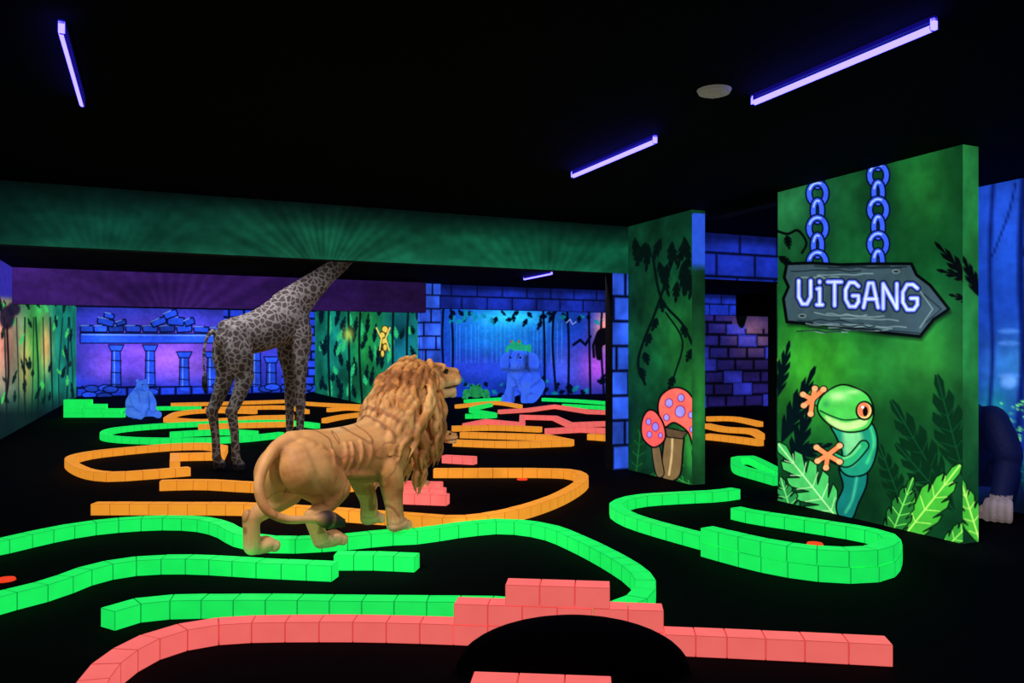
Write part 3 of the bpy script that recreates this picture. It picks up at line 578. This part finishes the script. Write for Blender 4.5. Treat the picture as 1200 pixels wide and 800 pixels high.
    if mane:
        for c,r in (((.79,0,1.11),(.17,.185,.19)),((.70,0,.97),(.22,.22,.225)),((.60,0,.82),(.205,.22,.225)),((.66,0,.70),(.195,.195,.2)),((.82,0,.86),(.15,.15,.17)),((.87,0,.95),(.10,.11,.08))): sph(bm,c,r,seg=20)
        rnd=random.Random(7)
        for i in range(150):
            f=rnd.random()**.8; ang=rnd.uniform(-1,1)*math.pi*.95
            cx=.86-.34*f; cz=1.14-.38*f; rr=.175+.065*math.sin(f*3)
            up=Vector((-.5,0,.86)); lat=Vector((0,1,0))
            p=Vector((cx,0,cz))+up*rr*math.cos(ang)*1.03+lat*rr*math.sin(ang)
            if math.cos(ang)<0: p+=Vector((.06,0,-.03))
            s_=math.sin(ang); Lk=rnd.uniform(.30,.44)
            dn=Vector((-.62 if math.cos(ang)>0 else -.12,s_*.14,-.72-.3*abs(s_))).normalized()
            out=(up*math.cos(ang)+lat*s_); wv=Vector((.03 if i%2 else -.026,0,.012))
            rb=.031
            tube(bm,[p-dn*.04,p+dn*Lk*.2+out*.024+wv,p+dn*Lk*.45+out*.022-wv,p+dn*Lk*.72+out*.012+wv*.8,p+dn*Lk-out*.004-wv*.6],[.018,rb,rb*.95,rb*.7,.005],seg=9,n=4,fx=.8)
        for i in range(30):
            a=i/30*2*math.pi; p=HM@Vector((-.05,math.sin(a)*.12,math.cos(a)*.13+.01)); d=HM.to_3x3()@Vector((-.8,math.sin(a)*.45,math.cos(a)*.5-.3)); d.normalize()
            tube(bm,[p,p+d*.07+Vector((0,0,.012)),p+d*.17+Vector((0,0,-.03))],[.026,.030,.006],seg=9,n=3)
    Hi=np.array(HM.inverted())
    def cf(co,no):
        n=n3(co,5,3); c=np.tile(rgb(230,166,100),(len(co),1)); x,y,z=co.T
        def bl(m,cc): 
            nonlocal c; m=np.clip(m,0,1)[:,None]; c=c*(1-m)+cc*m
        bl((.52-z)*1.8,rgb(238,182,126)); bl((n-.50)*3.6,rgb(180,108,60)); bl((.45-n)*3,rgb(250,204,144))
        # airbrushed muscle shading (soft brown veins between muscles)
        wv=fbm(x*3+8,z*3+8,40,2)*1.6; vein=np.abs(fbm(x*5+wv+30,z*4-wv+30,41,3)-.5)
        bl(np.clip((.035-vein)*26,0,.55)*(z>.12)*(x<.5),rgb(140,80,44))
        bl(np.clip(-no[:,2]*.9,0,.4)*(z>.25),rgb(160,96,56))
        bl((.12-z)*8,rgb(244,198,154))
        if mane:
            m=np.clip((x-.38-(z<.62)*.12+(z-.8)*.3)*12,0,1)*(z>.45); st=fbm(x*16+y*14+9,z*6+5,31)
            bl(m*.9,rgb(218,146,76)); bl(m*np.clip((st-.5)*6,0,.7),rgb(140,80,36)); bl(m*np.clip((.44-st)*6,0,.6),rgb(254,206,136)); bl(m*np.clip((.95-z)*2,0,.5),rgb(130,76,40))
        hc=np.concatenate([co,np.ones((len(co),1))],1)@Hi.T
        face=np.clip((hc[:,0]-.02)*12,0,1)*(np.abs(hc[:,1])<.13)*(hc[:,2]>-.19); bl(face*.8,rgb(234,168,98)); bl(face*(hc[:,2]<-.03)*.5,rgb(250,218,178))
        bl(np.clip(1-np.linalg.norm((hc[:,:3]-np.array([.272,0,.012]))/np.array([.035,.044,.03]),axis=1),0,.3)*3.3,rgb(60,30,26))
        bl((np.abs(hc[:,2]+.085)<.009)*(hc[:,0]>.10)*.9,rgb(70,34,24))
        for sd in (-1,1): bl((np.linalg.norm(hc[:,:3]-np.array([.12,sd*.068,.055]),axis=1)<.030)*.8,rgb(70,40,24))
        d=np.full(len(co),9.)
        for q in TP: d=np.minimum(d,np.linalg.norm(co-np.array(q),axis=1))
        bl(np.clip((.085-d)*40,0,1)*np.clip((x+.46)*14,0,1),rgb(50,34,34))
        return c
    wf=(lambda c: np.clip((.48-c[:,0]-(c[:,2]-.7)*.35)*7,0,1)*np.clip((c[:,2]-.10)*8,0.12,1)) if mane else None
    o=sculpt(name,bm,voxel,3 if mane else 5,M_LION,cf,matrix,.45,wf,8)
    eyes(o,[HM@Vector((.128,sd*.070,.055)) for sd in (-1,1)],.017)
    return o
ha=math.radians(56); h0=Vector((math.cos(math.radians(59)),math.sin(math.radians(59)),0)); r0=Vector((h0.y,-h0.x,0)); pos=h0*4.27+r0*(-3.98)
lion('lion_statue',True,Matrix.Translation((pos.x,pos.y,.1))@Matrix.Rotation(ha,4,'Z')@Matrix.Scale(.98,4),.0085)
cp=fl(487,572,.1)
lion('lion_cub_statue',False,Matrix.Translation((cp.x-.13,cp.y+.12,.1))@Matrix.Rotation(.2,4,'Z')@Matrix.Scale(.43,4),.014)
# giraffe
M_GIR=skin_mat('painted_giraffe_hide',.05,.3,.6,40,.2,voro=(15,rgb(132,120,114)))
def giraffe():
    bm=bmesh.new()
    tube(bm,[(-.55,0,1.60),(-.42,0,1.60),(-.1,0,1.66),(.2,0,1.78),(.42,0,1.88),(.55,0,1.98)],[.13,.215,.25,.29,.30,.2],seg=20,fx=.78)
    tube(bm,[(-.5,0,1.72),(-.1,0,1.88),(.2,0,2.06),(.42,0,2.17),(.6,0,2.2)],[.1,.07,.08,.09,.09])
    tube(bm,[(.36,0,1.95),(.62,0,2.18),(.95,0,2.44),(1.25,0,2.66),(1.42,0,2.80)],[.28,.21,.145,.115,.09],seg=18,fx=.75)
    tube(bm,[(1.40,0,2.80),(1.55,0,2.83),(1.72,0,2.80),(1.82,0,2.78)],[.085,.085,.06,.045])
    for sd in (-1,1):
        tube(bm,[(1.44,sd*.035,2.86),(1.42,sd*.04,2.92)],[.018,.018]); tube(bm,[(1.42,sd*.07,2.84),(1.38,sd*.16,2.86)],[.03,.012])
        hx=-.47+(.02 if sd<0 else -.06)
        tube(bm,[(-.42,sd*.11,1.58),(-.40,sd*.15,1.36),(hx+.12,sd*.15,1.12)],[.17,.18,.11],seg=16,fx=.7)
        tube(bm,[(hx+.12,sd*.15,1.14),(hx+.04,sd*.15,.92),(hx-.06,sd*.15,.72)],[.115,.088,.068])
        sph(bm,(hx-.07,sd*.15,.71),(.068,.062,.082))
        tube(bm,[(hx-.06,sd*.15,.72),(hx-.02,sd*.15,.45),(hx,sd*.15,.16)],[.066,.052,.052]); sph(bm,(hx,sd*.15,.15),(.058,.057,.06))
        tube(bm,[(hx,sd*.15,.16),(hx+.02,sd*.15,.10),(hx+.04,sd*.15,.055)],[.052,.056,.08])
        fx_=.46+(0 if sd<0 else .05)
        tube(bm,[(.45,sd*.13,1.9),(.47,sd*.17,1.62),(.46,sd*.16,1.35)],[.13,.15,.11],seg=16,fx=.7)
        tube(bm,[(.46,sd*.16,1.4),(fx_,sd*.15,1.1),(fx_,sd*.15,.78)],[.11,.082,.066]); sph(bm,(fx_+.005,sd*.15,.76),(.074,.066,.08))
        tube(bm,[(fx_,sd*.15,.78),(fx_,sd*.15,.45),(fx_,sd*.15,.15)],[.062,.05,.05]); tube(bm,[(fx_,sd*.15,.15),(fx_+.02,sd*.15,.09),(fx_+.04,sd*.15,.055)],[.05,.055,.08])
        sph(bm,(-.42,sd*.13,1.62),(.14,.09,.16))
    tube(bm,[(-.66,0,1.68),(-.74,0,1.60),(-.78,0,1.4),(-.77,0,1.15)],[.035,.024,.02,.018]); tube(bm,[(-.77,0,1.18),(-.77,0,1.05),(-.76,0,.92)],[.02,.038,.01])
    def cf(co,no):
        c=np.tile(rgb(168,156,146),(len(co),1)); x,y,z=co.T
        m=np.clip((z<.09)*1.+((x<-.72)&(z<1.16)),0,1)[:,None]; c=c*(1-m)+rgb(60,56,66)*m
        m=np.clip(-no[:,2]*1.2-.5,0,1)*(z>1.2); m=m[:,None]; c=c*(1-m)+rgb(224,170,116)*m  # reflected orange glow painted into the belly colour
        return c
    g=Vector((-3.13,10.15,0))
    o=sculpt('giraffe_statue',bm,.018,4,M_GIR,cf,Matrix.Translation(g)@Matrix.Rotation(math.radians(50),4,'Z'),.5)
    eyes(o,[(1.55,sd*.075,2.86) for sd in (-1,1)],.02)
giraffe()
M_BLUE=skin_mat('blue_statue_paint',1.05,.75,.6,20,.3)
def elephant():
    bm=bmesh.new()
    tube(bm,[(-.5,0,.62),(-.2,0,.75),(.15,0,.95)],[.42,.48,.36],seg=20,fx=.95)
    sph(bm,(.3,0,1.28),(.26,.27,.28)); sph(bm,(.3,0,1.48),(.18,.2,.12))
    tube(bm,[(.5,0,1.22),(.66,.03,1.1),(.8,.08,1.12),(.86,.16,1.3),(.8,.24,1.46)],[.15,.11,.085,.07,.05])
    for sd in (-1,1):
        sph(bm,(.2,sd*.42,1.24),(.05,.25,.3),Matrix.Rotation(sd*.25,3,'X')); sph(bm,(.22,sd*.5,1.08),(.04,.14,.2))
        tube(bm,[(.2,sd*.22,.8),(.3,sd*.25,.45),(.34,sd*.25,.08)],[.18,.14,.15],seg=14)
        tube(bm,[(-.45,sd*.3,.5),(-.1,sd*.4,.32),(.15,sd*.42,.14),(.35,sd*.42,.12)],[.26,.2,.14,.13],seg=14)
        tube(bm,[(.48,sd*.12,1.1),(.62,sd*.16,1.0),(.74,sd*.17,1.04)],[.035,.03,.01])
    tube(bm,[(-.85,0,.6),(-1.0,0,.3),(-.98,.1,.1)],[.05,.03,.03])
    def cf(co,no):
        n=n3(co,4,2)[:,None]; c=rgb(30,70,225)*(1-n)*1.2+rgb(84,134,250)*n*.8
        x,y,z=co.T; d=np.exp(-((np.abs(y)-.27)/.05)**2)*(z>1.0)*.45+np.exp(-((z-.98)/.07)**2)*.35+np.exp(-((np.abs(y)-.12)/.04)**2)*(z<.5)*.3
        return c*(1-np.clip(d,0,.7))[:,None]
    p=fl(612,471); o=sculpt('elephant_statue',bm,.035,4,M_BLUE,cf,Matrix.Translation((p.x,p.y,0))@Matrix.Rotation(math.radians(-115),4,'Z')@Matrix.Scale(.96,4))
    eyes(o,[(.5,sd*.16,1.36) for sd in (-1,1)],.035)
    fb=bmesh.new()   # green tree frog riding on the elephant's head
    sph(fb,(.25,0,1.66),(.28,.22,.12)); sph(fb,(.42,0,1.72),(.16,.2,.11))
    for sd in (-1,1):
        sph(fb,(.46,sd*.12,1.83),.065); tube(fb,[(.1,sd*.18,1.64),(.22,sd*.34,1.7),(.3,sd*.38,1.56)],[.09,.06,.05])
    q=mesh_obj('riding_tree_frog',fb,[fluo('tree_frog_green',rgb(34,176,130),.75)]); q.parent=o
    e2=bmesh.new()
    for sd in (-1,1): sph(e2,(.51,sd*.13,1.84),.035,seg=10)
    q2=mesh_obj('riding_tree_frog_eyes',e2,[fluo('frog_eye_red',rgb(200,60,50),.7)]); q2.parent=o
elephant()
def bear():
    bm=bmesh.new()
    tube(bm,[(-.05,0,.2),(-.02,0,.36),(.06,0,.55)],[.23,.24,.15],seg=18)
    sph(bm,(.12,0,.68),(.12,.12,.115)); tube(bm,[(.18,0,.66),(.29,0,.63)],[.07,.045])
    for sd in (-1,1):
        sph(bm,(.08,sd*.09,.79),(.025,.035,.035)); tube(bm,[(.08,sd*.15,.5),(.2,sd*.19,.34),(.28,sd*.14,.2)],[.08,.065,.06]); tube(bm,[(-.02,sd*.15,.15),(.2,sd*.2,.12),(.36,sd*.2,.07)],[.13,.09,.065]); sph(bm,(.4,sd*.2,.08),(.045,.06,.08))
    def cf(co,no): n=n3(co,8,2)[:,None]; return (rgb(30,72,190)*(1-n)*1.2+rgb(84,140,240)*n)*.9
    p=fl(163,490); o=sculpt('bear_statue',bm,.018,3,M_BLUE,cf,Matrix.Translation((p.x,p.y,0))@Matrix.Rotation(math.radians(-35),4,'Z')@Matrix.Scale(1.05,4)); eyes(o,[(.22,sd*.055,.71) for sd in (-1,1)],.014)
bear()
def frog():
    bm=bmesh.new()
    sph(bm,(0,0,.25),(.4,.3,.22)); sph(bm,(.3,0,.36),(.24,.26,.17))
    for sd in (-1,1):
        sph(bm,(.34,sd*.14,.52),.085); tube(bm,[(-.2,sd*.25,.2),(.05,sd*.42,.28),(-.15,sd*.46,.08),(.15,sd*.5,.05)],[.14,.1,.07,.06]); tube(bm,[(.25,sd*.22,.22),(.35,sd*.34,.12),(.45,sd*.34,.05)],[.08,.06,.06])
    def cf(co,no): n=n3(co,6,2)[:,None]; return (rgb(14,90,54)*(1-n)*1.2+rgb(50,190,100)*n)*.85
    p=fl(558,467); o=sculpt('frog_statue',bm,.03,3,M_BLUE,cf,Matrix.Translation((p.x,p.y,0))@Matrix.Rotation(math.radians(-90),4,'Z')@Matrix.Scale(.8,4)); eyes(o,[(.4,sd*.16,.54) for sd in (-1,1)],.04)
frog()
M_GOR=skin_mat('gorilla_fur',.12,.6,.7,60,.6)
def gorilla():
    bm=bmesh.new()
    tube(bm,[(-.3,0,.38),(-.05,0,.58),(.12,0,.8)],[.24,.27,.23],seg=18)
    sph(bm,(.26,0,.98),(.15,.14,.16)); sph(bm,(.2,0,1.1),(.1,.08,.09)); sph(bm,(.37,0,.93),(.07,.085,.08)); sph(bm,(.37,0,1.03),(.04,.1,.025))
    for sd in (-1,1):
        tube(bm,[(.1,sd*.24,.82),(.2,sd*.36,.58),(.22,sd*.37,.46),(.36,sd*.33,.2),(.4,sd*.32,.1)],[.14,.12,.1,.085,.08],seg=14)
        sph(bm,(.43,sd*.32,.11),(.095,.105,.105))
        for k in range(4): tube(bm,[(.45,sd*.32+(k-1.5)*.05,.18),(.54,sd*.32+(k-1.5)*.054,.15),(.54,sd*.32+(k-1.5)*.054,.05),(.47,sd*.32+(k-1.5)*.05,.03)],[.028,.03,.028,.022],n=4,seg=10)
        tube(bm,[(.42,sd*.32-sd*.09,.12),(.49,sd*.32-sd*.14,.09),(.54,sd*.32-sd*.135,.05)],[.033,.03,.022])
        tube(bm,[(-.3,sd*.17,.35),(-.05,sd*.33,.38),(-.1,sd*.33,.1),(.06,sd*.33,.05)],[.17,.13,.08,.06],seg=14)
    def cf(co,no):
        c=np.tile(rgb(24,34,92),(len(co),1)); x,y,z=co.T; m=((x>.37)&(z<.22)|((x>.36)&(z>.86)&(z<1.02)))[:,None]*1.; return c*(1-m)+rgb(226,200,196)*m
    p=fl(1170,613); ang=math.radians(-125)
    hand=Matrix.Rotation(ang,3,'Z')@Vector((.48,.32,0))
    o=sculpt('gorilla_statue',bm,.014,3,M_GOR,cf,Matrix.Translation((p.x-hand.x,p.y-hand.y,0))@Matrix.Rotation(ang,4,'Z')); eyes(o,[(.40,sd*.045,1.0) for sd in (-1,1)],.015)
gorilla()
# ---------------- lighting
def spot(name,loc,tgt,e,col,size=60,blend=.6,rad=.12):
    l=bpy.data.lights.new(name,'SPOT'); l.energy=e; l.color=col; l.spot_size=math.radians(size); l.spot_blend=blend; l.shadow_soft_size=rad
    o=add(name,l); o.location=loc; o.rotation_euler=(Vector(tgt)-Vector(loc)).to_track_quat('-Z','Y').to_euler(); return o
spot('unseen_spot',(-2.3,3.4,2.8),(-1.1,5.9,.7),250,(1,.93,.84),48)  # unseen spots added to light the lion, no fixture modelled
spot('unseen_spot',(.8,4.2,2.8),(-.8,6.2,.9),100,(1,.86,.72),46)
spot('unseen_spot',(-4.2,8.3,2.3),(-3.1,10.3,1.5),50,(.85,.88,1),75)  # unseen spots added to brighten the giraffe
spot('unseen_spot',(-1.4,9.4,2.8),(-3.0,10.4,1.4),36,(.8,.82,1),80)
spot('unseen_spot',(2.6,4.8,2.8),(3.8,6.6,.2),110,(.75,.8,1),50)  # unseen spot aimed at the gorilla
for x,y in ((-1.3,4.4),(1.6,4.3),(-3.2,9.6),(.6,9.8),(-6,14.5)):
    spot('added_downlight',(x,y,2.86),(x,y+.01,0),48,(.86,.84,1),150,.5,.1)  # unseen lights added so curb tops come out brighter than their sides
w=bpy.data.worlds.new('dark_room'); scn.world=w; w.use_nodes=True; w.node_tree.nodes['Background'].inputs[0].default_value=(.01,.012,.05,1); w.node_tree.nodes['Background'].inputs[1].default_value=.3
# ---------------- camera
cam=bpy.data.cameras.new('camera'); co=add('camera',cam); cam.sensor_width=36; cam.lens=36*F/1200; cam.shift_y=15/1200; co.location=(0,0,H); co.rotation_euler=(math.pi/2,0,0); cam.clip_end=200; cam.clip_start=.05
scn.camera=co
